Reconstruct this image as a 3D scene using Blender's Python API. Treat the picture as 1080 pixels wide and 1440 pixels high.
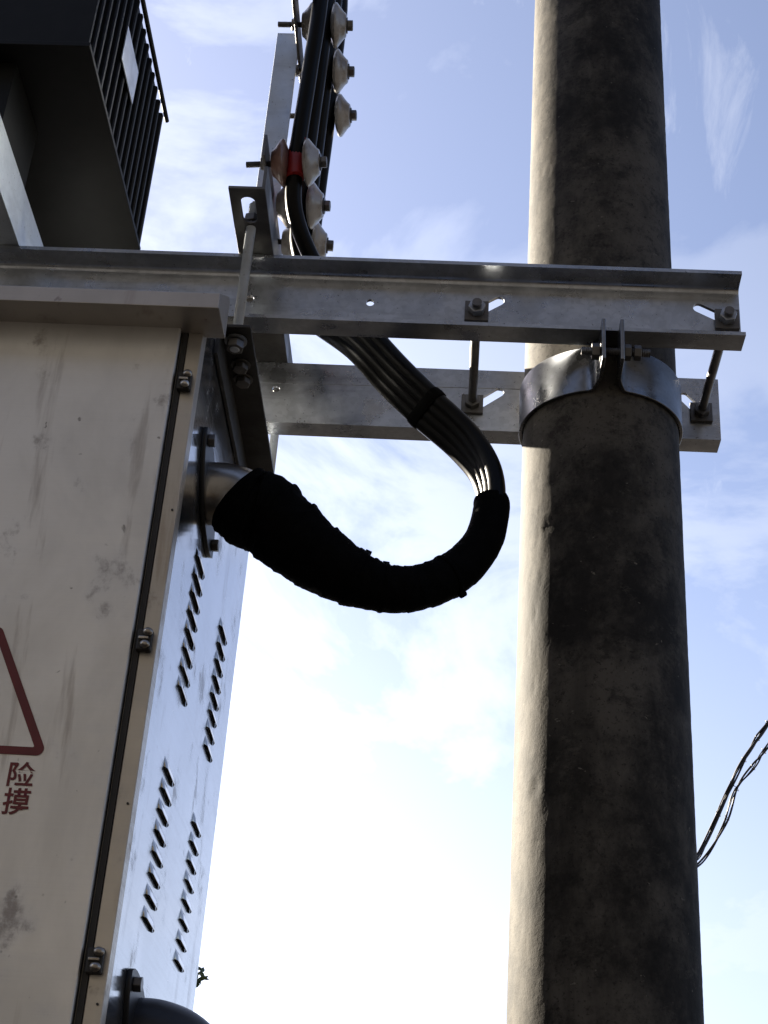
import bpy, bmesh, math, random
from mathutils import Vector, Matrix, noise

random.seed(7)
PI = math.pi
for o in list(bpy.data.objects):
    bpy.data.objects.remove(o)
SC = bpy.context.scene
COL = SC.collection

# ------------------------------------------------------------------ camera
cam = bpy.data.cameras.new('camera')
cam.sensor_fit = 'VERTICAL'
cam.sensor_height = 36.0
cam.lens = 36.0 * 2185.27 / 1440.0
cam.clip_start = 0.05
cam.clip_end = 5000
cam_o = bpy.data.objects.new('camera', cam)
COL.objects.link(cam_o)
pitch, yaw, roll = .5205, -.0589, .0727
fw = Vector((math.sin(yaw) * math.cos(pitch), math.cos(yaw) * math.cos(pitch), math.sin(pitch)))
rt = Vector((math.cos(yaw), -math.sin(yaw), 0))
up = rt.cross(fw)
r2 = rt * math.cos(roll) + up * math.sin(roll)
u2 = -rt * math.sin(roll) + up * math.cos(roll)
m = Matrix((r2, u2, -fw)).transposed().to_4x4()
m.translation = (-.4708, -2.2193, 1.5716)
cam_o.matrix_world = m
SC.camera = cam_o

# ------------------------------------------------------------------ sun, sky, exposure
SUN_AZ = math.radians(-47.5)      # measured from +Y (away from the camera), negative is left
SUN_EL = math.radians(24)
sun_dir = Vector((math.sin(SUN_AZ) * math.cos(SUN_EL), math.cos(SUN_AZ) * math.cos(SUN_EL), math.sin(SUN_EL)))
sl = bpy.data.lights.new('sun', 'SUN')
sl.energy = 5.0
sl.angle = math.radians(0.5)
sl.color = (1.0, .90, .74)
so = bpy.data.objects.new('sun', sl)
COL.objects.link(so)
so.rotation_euler = sun_dir.to_track_quat('Z', 'Y').to_euler()
so.location = (-6, 6, 8)

world = bpy.data.worlds.new('World')
SC.world = world
world.use_nodes = True
wt = world.node_tree
wt.nodes.clear()
def wn(t, **k):
    n = wt.nodes.new(t)
    for a, v in k.items():
        setattr(n, a, v)
    return n
sky = wn('ShaderNodeTexSky', sky_type='NISHITA', sun_disc=False, sun_elevation=SUN_EL, sun_rotation=SUN_AZ,
         altitude=50, air_density=.75, dust_density=.8, ozone_density=1.6)
wb = wn('ShaderNodeVectorMath', operation='MULTIPLY')      # camera white balance of the blue sky
wt.links.new(sky.outputs[0], wb.inputs[0])
wb.inputs[1].default_value = (1.08, .955, .955)
skyc = wb.outputs[0]
bg = wn('ShaderNodeBackground')
bg.inputs[1].default_value = .05
wo = wn('ShaderNodeOutputWorld')
tc = wn('ShaderNodeTexCoord')
def wmath(op, a, b=None, clamp=False):
    n = wn('ShaderNodeMath', operation=op, use_clamp=clamp)
    for i, v in enumerate((a, b)):
        if v is None: continue
        if hasattr(v, 'name') and hasattr(v, 'links'): wt.links.new(v, n.inputs[i])
        else: n.inputs[i].default_value = v
    return n.outputs[0]
def wnoise(loc, rot, scale, nscale, detail, rough, dist, lo, hi):
    mp = wn('ShaderNodeMapping')
    mp.inputs['Location'].default_value = loc
    mp.inputs['Rotation'].default_value = rot
    mp.inputs['Scale'].default_value = scale
    wt.links.new(tc.outputs['Generated'], mp.inputs[0])
    n = wn('ShaderNodeTexNoise')
    n.inputs['Scale'].default_value = nscale
    n.inputs['Detail'].default_value = detail
    n.inputs['Roughness'].default_value = rough
    n.inputs['Distortion'].default_value = dist
    wt.links.new(mp.outputs[0], n.inputs['Vector'])
    r = wn('ShaderNodeMapRange', interpolation_type='SMOOTHSTEP')
    r.inputs['From Min'].default_value = lo
    r.inputs['From Max'].default_value = hi
    wt.links.new(n.outputs['Fac'], r.inputs['Value'])
    return r.outputs[0]
soft = wnoise((2.89, 1.57, .2), (0, 0, 0), (1, 1, 1.7), 4.2, 7, .58, .5, .39, .58)
wisp = wnoise((4.867, 2.613, .058), (.3, .55, .2), (3.4, 1.4, .8), 4.0, 9, .66, 1.2, .50, .76)
sep = wn('ShaderNodeSeparateXYZ')
wt.links.new(tc.outputs['Generated'], sep.inputs[0])
low = wn('ShaderNodeMapRange', interpolation_type='SMOOTHSTEP')   # thicker cloud veil towards the horizon
low.inputs['From Min'].default_value = .70
low.inputs['From Max'].default_value = .18
wt.links.new(sep.outputs['Z'], low.inputs['Value'])
cl = wmath('MULTIPLY', soft, wmath('MULTIPLY_ADD', low.outputs[0], .85))
cl.node.inputs[1].links[0].from_node.inputs[2].default_value = .42
cl = wmath('MAXIMUM', cl, wmath('MULTIPLY', wisp, .62))
veil = wmath('MULTIPLY', wmath('MULTIPLY_ADD', wmath('POWER', low.outputs[0], 2.2), .72), 1.0)
veil.node.inputs[0].links[0].from_node.inputs[2].default_value = .17
cl = wmath('MAXIMUM', cl, veil, True)
# cloud veil lit by the sun: thin cloud scatters mostly forward (Henyey-Greenstein phase around the sun)
dt = wn('ShaderNodeVectorMath', operation='DOT_PRODUCT')
wt.links.new(tc.outputs['Generated'], dt.inputs[0])
dt.inputs[1].default_value = sun_dir
G = .55
ph = wmath('POWER', wmath('MAXIMUM', wmath('MULTIPLY_ADD', dt.outputs['Value'], -2 * G), .12), -1.5)
ph.node.inputs[0].links[0].from_node.inputs[0].links[0].from_node.inputs[2].default_value = 1 + G * G
CLOUD = 1.0
ccol = wn('ShaderNodeVectorMath', operation='SCALE')
ccol.inputs[0].default_value = (.97, .985, 1.03)
wt.links.new(wmath('MULTIPLY', wmath('MINIMUM', ph, 5.0), CLOUD), ccol.inputs['Scale'])
mix = wn('ShaderNodeMix', data_type='RGBA')
wt.links.new(cl, mix.inputs['Factor'])
wt.links.new(skyc, mix.inputs['A'])
cadd = wn('ShaderNodeVectorMath', operation='MULTIPLY_ADD')     # sky light scattered by the cloud + sun light
wt.links.new(skyc, cadd.inputs[0])
cadd.inputs[1].default_value = (.62, .62, .62)
wt.links.new(ccol.outputs[0], cadd.inputs[2])
wt.links.new(cadd.outputs[0], mix.inputs['B'])
wt.links.new(mix.outputs['Result'], bg.inputs[0])
wt.links.new(bg.outputs[0], wo.inputs[0])

SC.view_settings.view_transform = 'Standard'
SC.view_settings.look = 'None'
SC.view_settings.gamma = 1.0
SC.view_settings.use_curve_mapping = False
SC.view_settings.exposure = 2.45

# ------------------------------------------------------------------ materials
MATS = {}
class NT:
    def __init__(self, name):
        self.m = bpy.data.materials.new(name)
        self.m.use_nodes = True
        self.t = self.m.node_tree
        self.b = self.t.nodes['Principled BSDF']
        self.c = self.t.nodes.new('ShaderNodeTexCoord').outputs['Object']
    def L(self, a, b): self.t.links.new(a, b)
    def N(self, t, **k):
        n = self.t.nodes.new(t)
        for a, v in k.items(): setattr(n, a, v)
        return n
    def noise(self, scale, detail=4, rough=.55, stretch=(1, 1, 1), dist=0, loc=(0, 0, 0)):
        mp = self.N('ShaderNodeMapping')
        mp.inputs['Scale'].default_value = stretch
        mp.inputs['Location'].default_value = loc
        self.L(self.c, mp.inputs[0])
        n = self.N('ShaderNodeTexNoise')
        n.inputs['Scale'].default_value = scale
        n.inputs['Detail'].default_value = detail
        n.inputs['Roughness'].default_value = rough
        n.inputs['Distortion'].default_value = dist
        self.L(mp.outputs[0], n.inputs['Vector'])
        return n.outputs['Fac']
    def rng(self, v, a, b, c=0., d=1.):
        r = self.N('ShaderNodeMapRange', interpolation_type='SMOOTHSTEP')
        for i, x in zip(('From Min', 'From Max', 'To Min', 'To Max'), (a, b, c, d)):
            r.inputs[i].default_value = x
        self.L(v, r.inputs['Value'])
        return r.outputs[0]
    def mix(self, f, a, b):
        n = self.N('ShaderNodeMix', data_type='RGBA')
        for s, v in (('Factor', f), ('A', a), ('B', b)):
            if isinstance(v, (int, float)): n.inputs[s].default_value = v
            elif isinstance(v, tuple): n.inputs[s].default_value = (*v, 1)
            else: self.L(v, n.inputs[s])
        return n.outputs['Result']
    def mul(self, a, b):
        n = self.N('ShaderNodeMath', operation='MULTIPLY')
        for i, v in enumerate((a, b)):
            if isinstance(v, (int, float)): n.inputs[i].default_value = v
            else: self.L(v, n.inputs[i])
        return n.outputs[0]
    def col(self, v):
        if isinstance(v, tuple): self.b.inputs['Base Color'].default_value = (*v, 1)
        else: self.L(v, self.b.inputs['Base Color'])
    def set(self, **k):
        for a, v in k.items():
            i = self.b.inputs[a.replace('_', ' ')]
            if isinstance(v, (int, float)): i.default_value = v
            else: self.L(v, i)
    def bump(self, h, strength=.3, dist=.002):
        n = self.N('ShaderNodeBump')
        n.inputs['Strength'].default_value = strength
        n.inputs['Distance'].default_value = dist
        self.L(h, n.inputs['Height'])
        self.L(n.outputs[0], self.b.inputs['Normal'])

def galv(name, base, dark, rough=.42, stain=.5, metal=.85, warm=(.30, .24, .18)):
    t = NT(name)
    sp = t.noise(12, 6, .65)
    fine = t.noise(160, 3, .6)
    strk = t.noise(6, 7, .7, (.22, 1, 3.0), .2)
    rust = t.noise(6.5, 6, .65, (.6, 1, 1), .6, (3, 1, 2))
    c = t.mix(t.rng(sp, .35, .68), base, tuple((x + y) / 2 for x, y in zip(base, dark)))
    c = t.mix(t.mul(t.rng(strk, .50, .70), stain), c, tuple(x * .45 for x in base))
    vor = t.N('ShaderNodeTexVoronoi'); vor.inputs['Scale'].default_value = 110
    t.L(t.c, vor.inputs['Vector'])
    c = t.mix(t.mul(t.rng(vor.outputs['Color'], .2, .8), .28), c, dark)
    c = t.mix(t.mul(t.rng(rust, .60, .74), .45 * stain), c, warm)
    c = t.mix(t.mul(t.rng(fine, .66, .72), .75), c, (.05, .05, .05))
    t.col(c)
    t.set(Metallic=metal, Roughness=t.rng(t.noise(14, 4), .3, .7, rough - .12, rough + .14))
    t.bump(t.noise(70, 4), .12, .001)
    return t.m
MATS['galv'] = galv('galvanised_steel', (.48, .50, .53), (.26, .27, .285), .34, .7, .92)
MATS['galv_light'] = galv('galvanised_steel_bright', (.60, .64, .68), (.48, .52, .56), .5, .3, .75)
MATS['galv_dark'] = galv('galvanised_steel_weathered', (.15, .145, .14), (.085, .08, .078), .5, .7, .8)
MATS['galv_mid'] = galv('galvanised_clamp_steel', (.25, .255, .265), (.13, .13, .13), .30, .8, .92)
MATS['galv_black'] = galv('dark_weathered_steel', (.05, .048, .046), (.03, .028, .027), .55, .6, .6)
MATS['bolt'] = galv('bolt_steel', (.16, .155, .15), (.09, .086, .084), .45, .6, .85)

def concrete():
    t = NT('weathered_concrete')
    big = t.noise(3.6, 9, .72, (1, 1, .75), .1)
    mid = t.noise(16, 9, .8, (1, 1, 1.3), .1)
    fin = t.noise(150, 4, .7)
    vert = t.noise(13, 5, .6, (1, 1, .10), .1)
    pale = t.noise(9, 10, .82, (1, 1, 1.6), .1, (4, 3, 1))
    spk = t.noise(60, 3, .6, (1, 1, 1.4), 0, (2, 7, 1))
    c = t.mix(t.rng(big, .40, .60), (.082, .074, .063), (.019, .0175, .016))
    c = t.mix(t.mul(t.rng(mid, .48, .64), .65), c, (.010, .0092, .0085))
    c = t.mix(t.mul(t.rng(vert, .50, .68), .5), c, (.018, .016, .014))
    c = t.mix(t.mul(t.rng(pale, .55, .66), .55), c, (.090, .082, .069))
    c = t.mix(t.mul(t.rng(fin, .56, .68), .7), c, (.011, .010, .009))
    c = t.mix(t.mul(t.rng(spk, .70, .74), .8), c, (.15, .137, .115))
    t.col(c)
    t.set(Roughness=.74, Metallic=0, Specular_IOR_Level=.10)
    add = t.N('ShaderNodeMath', operation='ADD')
    t.L(t.mul(fin, .9), add.inputs[0]); t.L(t.mul(mid, .3), add.inputs[1])
    t.bump(add.outputs[0], .30, .0016)
    return t.m
MATS['concrete'] = concrete()

def stainless(name, base, smudge, rough, metal, k):
    t = NT(name)
    br = t.noise(90, 3, .6, (.05, .05, 6))
    bl = t.noise(11, 7, .68, (1, 1, .8), .12, (2, 5, 1))
    rub = t.noise(4.2, 6, .6, (1.2, 1, .7), .4, (7, 2, 3))
    sp = t.noise(48, 3, .5, (1, 1, .8), .3)
    sr = t.noise(13, 5, .6, (1.6, 1, .16), .25, (1, 8, 4))
    c = t.mix(t.rng(rub, .38, .66), base, tuple(x * .84 for x in base))
    c = t.mix(t.mul(t.rng(bl, .58, .70), k), c, smudge)
    c = t.mix(t.mul(t.rng(sr, .58, .70), k * .75), c, smudge)
    c = t.mix(t.mul(t.rng(sp, .70, .75), .8 * k), c, tuple(x * .35 for x in smudge))
    t.col(c)
    f = t.rng(br, .3, .7, rough - .05, rough + .06)
    g = t.N('ShaderNodeMath', operation='ADD')
    t.L(f, g.inputs[0]); t.L(t.mul(t.rng(bl, .5, .7), .18), g.inputs[1])
    t.set(Metallic=metal, Roughness=g.outputs[0])
    t.bump(t.noise(2.6, 2, .4), .10, .02)
    return t.m
MATS['door'] = stainless('stainless_door_sheet', (.68, .66, .62), (.32, .285, .255), .46, .75, .85)
MATS['frame'] = stainless('stainless_frame', (.52, .48, .42), (.26, .20, .15), .42, .8, .6)
MATS['eave'] = stainless('stainless_eave', (.44, .41, .38), (.24, .19, .16), .45, .75, .6)
MATS['side'] = stainless('stainless_side_sheet', (.48, .48, .48), (.20, .19, .185), .14, .95, 1.0)

def simple(name, col, rough=.5, metal=0., nz=0., dark=None, bump=0., spec=None, scale=30):
    t = NT(name)
    if nz:
        t.col(t.mix(t.rng(t.noise(scale, 5, .6), .35, .65), col, dark or tuple(x * (1 - nz) for x in col)))
    else: t.col(col)
    t.set(Roughness=rough, Metallic=metal)
    if spec is not None: t.set(Specular_IOR_Level=spec)
    if bump: t.bump(t.noise(scale * 2, 4), bump, .003)
    return t.m
MATS['low_bounce_top'] = simple('dusty_low_bounce_sheet', (.035, .031, .026), .9, 0, .4)  # cabinet top under dust, darkened so less sun bounces onto the transformer
MATS['rubber'] = simple('dark_rubber_seal', (.018, .016, .014), .6, 0, .3)
MATS['cable'] = simple('black_cable_jacket', (.0028, .0028, .0029), .34, 0, .3, None, .05, .13)
MATS['wrap'] = simple('black_shrink_wrap', (.0024, .0024, .0026), .8, 0, .4, None, .4, .5, 45)
MATS['wrap'].node_tree.nodes['Principled BSDF'].inputs['IOR'].default_value = 1.12
MATS['tape'] = simple('black_tape', (.0022, .0022, .0022), .7, 0, .3, None, .1, .04)
MATS['red'] = simple('red_tape', (.26, .006, .005), .45, 0, .25)
MATS['sign'] = simple('dark_red_print', (.13, .006, .008), .5, 0, .25)
MATS['tank'] = simple('dark_green_paint', (.0042, .0044, .0040), .6, 0, .35, None, .1, .22)
MATS['plate'] = simple('nameplate_aluminium', (.55, .57, .62), .4, .75, .2)
MATS['hose'] = simple('dark_blue_conduit', (.018, .019, .024), .42, 0, .3, None, .1)
MATS['flange'] = simple('black_flange', (.02, .02, .021), .45, .3, .3)
MATS['wire'] = simple('black_wire', (.012, .012, .012), .5)
MATS['bark'] = simple('bark', (.07, .05, .035), .9, 0, .4, None, .5)

def porcelain():
    t = NT('porcelain_glaze')
    n = t.noise(40, 5, .6)
    t.col(t.mix(t.rng(n, .42, .68), (.31, .295, .28), (.17, .15, .135)))
    t.set(Roughness=.28)
    t.b.inputs['Coat Weight'].default_value = .3
    return t.m
MATS['porcelain'] = porcelain()
def brown_porcelain():
    t = NT('stained_porcelain')
    n = t.noise(34, 5, .6)
    t.col(t.mix(t.rng(n, .40, .66), (.20, .115, .095), (.10, .055, .045)))
    t.set(Roughness=.3)
    return t.m
MATS['porcelain_brown'] = brown_porcelain()
def pipe_steel():
    t = NT('brushed_pipe_steel')
    t.col(t.mix(t.rng(t.noise(18, 5), .4, .65), (.46, .44, .41), (.24, .21, .175)))
    t.set(Roughness=.28, Metallic=.9)
    return t.m
MATS['pipe'] = pipe_steel()
def leafm():
    t = NT('leaf')
    t.col(t.mix(t.rng(t.noise(3, 3), .35, .65), (.07, .10, .035), (.035, .055, .02)))
    t.set(Roughness=.6)
    return t.m
MATS['leaf'] = leafm()
def dirt():
    t = NT('dry_earth')
    c = t.mix(t.rng(t.noise(.35, 8, .65), .35, .65), (.034, .024, .016), (.020, .015, .011))
    c = t.mix(t.mul(t.rng(t.noise(4, 6), .5, .7), .5), c, (.014, .015, .008))
    t.col(c)
    t.set(Roughness=.95)
    t.bump(t.noise(6, 6), .5, .05)
    return t.m
MATS['dirt'] = dirt()

# ------------------------------------------------------------------ helpers
def obj(name, bm, mat, parent=None, loc=None, smooth=False, bevel=0., me=None):
    if me is None:
        me = bpy.data.meshes.new(name)
        if bm is not None:
            bmesh.ops.recalc_face_normals(bm, faces=bm.faces)
            bm.to_mesh(me); bm.free()
        if smooth:
            for p in me.polygons: p.use_smooth = True
            try: me.set_sharp_from_angle(angle=math.radians(38))
            except Exception: pass
        me.materials.append(MATS[mat])
    o = bpy.data.objects.new(name, me)
    COL.objects.link(o)
    if parent is not None: o.parent = parent
    if loc is not None: o.location = loc
    if bevel:
        b = o.modifiers.new('bevel', 'BEVEL'); b.width = bevel; b.segments = 2; b.limit_method = 'ANGLE'; b.angle_limit = math.radians(40)
    return o
def tag(o, label=None, cat=None, group=None, kind=None):
    if label: o['label'] = label
    if cat: o['category'] = cat
    if group: o['group'] = group
    if kind: o['kind'] = kind
    return o
def empty(name, loc=(0, 0, 0)):
    o = bpy.data.objects.new(name, None)
    o.empty_display_size = .05
    COL.objects.link(o); o.location = loc
    return o
def wobj(name, bm, mat, parent, **k):
    """child whose mesh is given in world coordinates"""
    top = parent
    off = Vector()
    while top is not None:
        off += top.location; top = top.parent
    bmesh.ops.translate(bm, verts=bm.verts, vec=-off)
    return obj(name, bm, mat, parent, **k)
def B(): return bmesh.new()
def box(bm, x0, x1, y0, y1, z0, z1):
    v = [bm.verts.new(p) for p in ((x0, y0, z0), (x1, y0, z0), (x1, y1, z0), (x0, y1, z0), (x0, y0, z1), (x1, y0, z1), (x1, y1, z1), (x0, y1, z1))]
    for f in ((0, 3, 2, 1), (4, 5, 6, 7), (0, 1, 5, 4), (1, 2, 6, 5), (2, 3, 7, 6), (3, 0, 4, 7)):
        bm.faces.new([v[i] for i in f])
    return bm
def extrude_x(bm, prof, x0, x1):
    """profile of (y,z) points swept along X"""
    a = [bm.verts.new((x0, y, z)) for y, z in prof]
    b = [bm.verts.new((x1, y, z)) for y, z in prof]
    n = len(prof)
    for i in range(n): bm.faces.new((a[i], a[(i + 1) % n], b[(i + 1) % n], b[i]))
    bm.faces.new(a); bm.faces.new(b)
    return bm
def extrude_y(bm, prof, y0, y1):
    a = [bm.verts.new((x, y0, z)) for x, z in prof]
    b = [bm.verts.new((x, y1, z)) for x, z in prof]
    n = len(prof)
    for i in range(n): bm.faces.new((a[i], a[(i + 1) % n], b[(i + 1) % n], b[i]))
    bm.faces.new(a); bm.faces.new(b)
    return bm
def extrude_z(bm, prof, z0, z1):
    a = [bm.verts.new((x, y, z0)) for x, y in prof]
    b = [bm.verts.new((x, y, z1)) for x, y in prof]
    n = len(prof)
    for i in range(n): bm.faces.new((a[i], a[(i + 1) % n], b[(i + 1) % n], b[i]))
    bm.faces.new(a); bm.faces.new(b)
    return bm
def frame_of(d):
    d = d.normalized()
    a = Vector((0, 0, 1)) if abs(d.z) < .9 else Vector((1, 0, 0))
    u = d.cross(a).normalized()
    return u, d.cross(u).normalized()
def cyl(bm, p0, p1, r, n=16, r1=None, rot=0.):
    p0, p1 = Vector(p0), Vector(p1)
    u, w = frame_of(p1 - p0)
    r1 = r if r1 is None else r1
    a = [bm.verts.new(p0 + (u * math.cos(rot + 2 * PI * i / n) + w * math.sin(rot + 2 * PI * i / n)) * r) for i in range(n)]
    b = [bm.verts.new(p1 + (u * math.cos(rot + 2 * PI * i / n) + w * math.sin(rot + 2 * PI * i / n)) * r1) for i in range(n)]
    for i in range(n): bm.faces.new((a[i], a[(i + 1) % n], b[(i + 1) % n], b[i]))
    bm.faces.new(a); bm.faces.new(b)
    return bm
def threaded(bm, p0, p1, r, pitch=.0022, n=10):
    p0, p1 = Vector(p0), Vector(p1)
    d = (p1 - p0); L = d.length; d.normalize()
    u, w = frame_of(d)
    k = max(2, int(L / (pitch / 2)))
    rings = []
    for j in range(k + 1):
        rr = r if j % 2 else r * .86
        c = p0 + d * (L * j / k)
        rings.append([bm.verts.new(c + (u * math.cos(2 * PI * i / n) + w * math.sin(2 * PI * i / n)) * rr) for i in range(n)])
    for j in range(k):
        for i in range(n): bm.faces.new((rings[j][i], rings[j][(i + 1) % n], rings[j + 1][(i + 1) % n], rings[j + 1][i]))
    bm.faces.new(rings[0]); bm.faces.new(rings[-1])
    return bm
def lathe_x(bm, prof, n=36):
    """(x, r) profile around the X axis"""
    rings = []
    for x, r in prof:
        rings.append([bm.verts.new((x, r * math.cos(2 * PI * i / n), r * math.sin(2 * PI * i / n))) for i in range(n)])
    for a, b in zip(rings, rings[1:]):
        for i in range(n): bm.faces.new((a[i], a[(i + 1) % n], b[(i + 1) % n], b[i]))
    bm.faces.new(rings[0]); bm.faces.new(rings[-1])
    return bm
def spline(pts, per=10):
    P = [Vector(p) for p in pts]
    P = [P[0] * 2 - P[1]] + P + [P[-1] * 2 - P[-2]]
    out = []
    for i in range(1, len(P) - 2):
        a, b, c, d = P[i - 1:i + 3]
        for s in range(per):
            t = s / per
            out.append(.5 * ((2 * b) + (c - a) * t + (2 * a - 5 * b + 4 * c - d) * t * t + (3 * b - 3 * c + d - a) * t ** 3))
    out.append(P[-2].copy())
    return out
def lerp_list(vals, per=10):
    out = []
    for a, b in zip(vals, vals[1:]):
        out += [a + (b - a) * (s / per) for s in range(per)]
    return out + [vals[-1]]
def tube(bm, pts, rad, n=14, caps=True, fn=None, ell=None):
    """parallel-transport tube; rad number or list; fn(j,i,angle)->radius factor; ell=(a,b) factors"""
    rings = []
    u = None
    for j, p in enumerate(pts):
        d = (pts[min(j + 1, len(pts) - 1)] - pts[max(j - 1, 0)]).normalized()
        if u is None: u, _ = frame_of(d)
        u = (u - d * u.dot(d)).normalized()
        w = d.cross(u)
        r = rad if isinstance(rad, (int, float)) else rad[j]
        ring = []
        for i in range(n):
            a = 2 * PI * i / n
            f = fn(j, i, a) if fn else 1
            ea, eb = ell if ell else (1, 1)
            ring.append(bm.verts.new(p + (u * math.cos(a) * ea + w * math.sin(a) * eb) * r * f))
        rings.append(ring)
    for a, b in zip(rings, rings[1:]):
        for i in range(n): bm.faces.new((a[i], a[(i + 1) % n], b[(i + 1) % n], b[i]))
    if caps: bm.faces.new(rings[0]); bm.faces.new(rings[-1])
    return bm
def slot_pts(p0, p1, r, n=8):
    p0, p1 = Vector(p0), Vector(p1)
    d = p1 - p0
    a0 = math.atan2(d.y, d.x) if d.length > 1e-6 else 0
    pts = [(p1.x + r * math.cos(a0 - PI / 2 + PI * i / n), p1.y + r * math.sin(a0 - PI / 2 + PI * i / n)) for i in range(n + 1)]
    pts += [(p0.x + r * math.cos(a0 + PI / 2 + PI * i / n), p0.y + r * math.sin(a0 + PI / 2 + PI * i / n)) for i in range(n + 1)]
    return pts
def sheet(outer, holes, thick, mat4):
    """flat sheet with real holes, thickness centred, placed by a matrix; returns a bmesh"""
    cu = bpy.data.curves.new('tmp', 'CURVE')
    cu.dimensions = '2D'; cu.fill_mode = 'BOTH'; cu.extrude = thick / 2
    for loop in [outer] + holes:
        s = cu.splines.new('POLY'); s.points.add(len(loop) - 1)
        for p, q in zip(s.points, loop): p.co = (q[0], q[1], 0, 1)
        s.use_cyclic_u = True
    o = bpy.data.objects.new('tmp', cu); COL.objects.link(o)
    dg = bpy.context.evaluated_depsgraph_get()
    me = bpy.data.meshes.new_from_object(o.evaluated_get(dg))
    bm = B(); bm.from_mesh(me)
    bmesh.ops.remove_doubles(bm, verts=bm.verts, dist=1e-6)
    bmesh.ops.transform(bm, matrix=mat4, verts=bm.verts)
    bpy.data.objects.remove(o); bpy.data.curves.remove(cu); bpy.data.meshes.remove(me)
    return bm
XZ = Matrix(((1, 0, 0, 0), (0, 0, -1, 0), (0, 1, 0, 0), (0, 0, 0, 1)))      # sheet (x,y) -> world X,Z ; normal -Y
YZ = Matrix(((0, 0, 1, 0), (1, 0, 0, 0), (0, 1, 0, 0), (0, 0, 0, 1)))       # sheet (x,y) -> world Y,Z ; normal +X
def T(x, y, z): return Matrix.Translation((x, y, z))
def merge(bm, other):
    me = bpy.data.meshes.new('t'); other.to_mesh(me); other.free(); bm.from_mesh(me); bpy.data.meshes.remove(me); return bm

# ------------------------------------------------------------------ ground
bm = B()
bmesh.ops.create_circle(bm, cap_ends=True, segments=64, radius=1500)
tag(obj('ground', bm, 'dirt'), kind='structure')

# ------------------------------------------------------------------ added unseen house behind the viewer: blocks sky fill, reflects dark in the steel
def brick_wall():
    t = NT('dark_grey_brick')
    w = t.N('ShaderNodeTexBrick')
    mp = t.N('ShaderNodeMapping'); mp.inputs['Rotation'].default_value = (PI / 2, 0, 0)
    t.L(t.c, mp.inputs[0]); t.L(mp.outputs[0], w.inputs['Vector'])
    w.inputs['Scale'].default_value = 4.0
    for i, c in (('Color1', (.036, .034, .033)), ('Color2', (.028, .026, .026)), ('Mortar', (.048, .046, .045))): w.inputs[i].default_value = (*c, 1)
    t.col(w.outputs['Color']); t.set(Roughness=.9)
    return t.m
MATS['brick'] = brick_wall()
MATS['roof'] = simple('grey_roof_tiles', (.07, .065, .06), .85, 0, .4, None, .3, None, 3)
MATS['glass'] = simple('window_glass', (.02, .022, .025), .08)
hs = empty('added_sky_block_house', (-1, -6.5, 0))
wobj('wall', box(B(), -11, 10, -13.0, -6.5, 0, 8.0), 'brick', hs)
bm = B(); extrude_x(bm, [(-13.6, 8.005), (-5.9, 8.005), (-5.9, 8.15), (-9.75, 10.3), (-13.6, 8.15)], -11.5, 10.5)
wobj('roof', bm, 'roof', hs)
for x in (-7.5, -4, -.5, 3, 6):
    for z in (.9, 4.8):
        w = wobj('window', box(B(), x - .75, x + .75, -6.5 + .002, -6.44, z, z + 1.7), 'roof', hs)
        wobj('pane', box(B(), x - .68, x - .03, -6.438, -6.43, z + .07, z + 1.63), 'glass', w)
        wobj('pane', box(B(), x + .03, x + .68, -6.438, -6.43, z + .07, z + 1.63), 'glass', w)
tag(hs, 'unseen dark brick house added behind the viewer to block sky light and reflect in the steel', 'house')

MATS['render'] = simple('grey_wall_render', (.16, .15, .135), .9, 0, .3, None, .3, None, 2)
h2 = empty('added_ground_shade_house', (-7.9, 6.6, 0))  # added unseen house, shades the ground to cut light bounced onto undersides
wobj('wall', box(B(), -7.9 - 13, -7.9 + 4.5, 6.6, 6.6 + 7, 0, 5.2), 'render', h2)
bm = B(); extrude_x(bm, [(6.1, 5.203), (14.1, 5.203), (14.1, 5.35), (10.1, 7.0), (6.1, 5.35)], -7.9 - 13.4, -7.9 + 4.9)
wobj('roof', bm, 'roof', h2)
for x in (-18, -14.5, -11, -7.5, -5):
    w = wobj('window', box(B(), x - .6, x + .6, 6.54, 6.598, 1.2, 2.7), 'roof', h2)
    wobj('pane', box(B(), x - .54, x + .54, 6.53, 6.538, 1.26, 2.64), 'glass', w)
h2.rotation_euler.z = math.radians(50)
tag(h2, 'unseen grey house added on the left towards the sun to shade the ground', 'house')

# ------------------------------------------------------------------ concrete pole
PC = Vector((-.2313, .143, 0))
def pole_r(z): return .1380 - (z - 3.25) * .0050
bm = B()
rings = []
N = 160
zs = [0, .6, 1.2, 1.7] + [1.9 + i * .012 for i in range(int((4.6 - 1.9) / .012))] + [4.7, 5.5, 6.5, 7.5, 9.0]
for z in zs:
    ring = []
    for i in range(N):
        a = 2 * PI * i / N
        q = Vector((math.cos(a), math.sin(a), 0))
        pq = Vector((q.x * .14, q.y * .14, z))
        r = pole_r(z)
        r += .0003 * noise.noise(pq * 60) + .0005 * noise.noise(pq * 190)
        c1 = noise.noise(Vector((pq.x * 40, pq.y * 40, pq.z * 70)) + Vector((9, 2, 5)))
        if c1 > .58: r -= .0014 * (c1 - .44) / .3
        # hair crack and cast joint
        dz = z - (2.867 - .012 * math.sin(a * 2 + .4) + .004 * noise.noise(pq * 30))
        if abs(dz) < .007 and -2.4 < (a - 2 * PI if a > PI else a) < -.2: r -= .0016
        ring.append(bm.verts.new((PC.x + q.x * r, PC.y + q.y * r, z)))
    rings.append(ring)
for a, b in zip(rings, rings[1:]):
    for i in range(N): bm.faces.new((a[i], a[(i + 1) % N], b[(i + 1) % N], b[i]))
bm.faces.new(rings[0]); bm.faces.new(rings[-1])
o = obj('utility_pole', bm, 'concrete', smooth=True)
tag(o, 'tall round weathered concrete utility pole clamped between two steel channel beams', 'pole')

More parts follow.
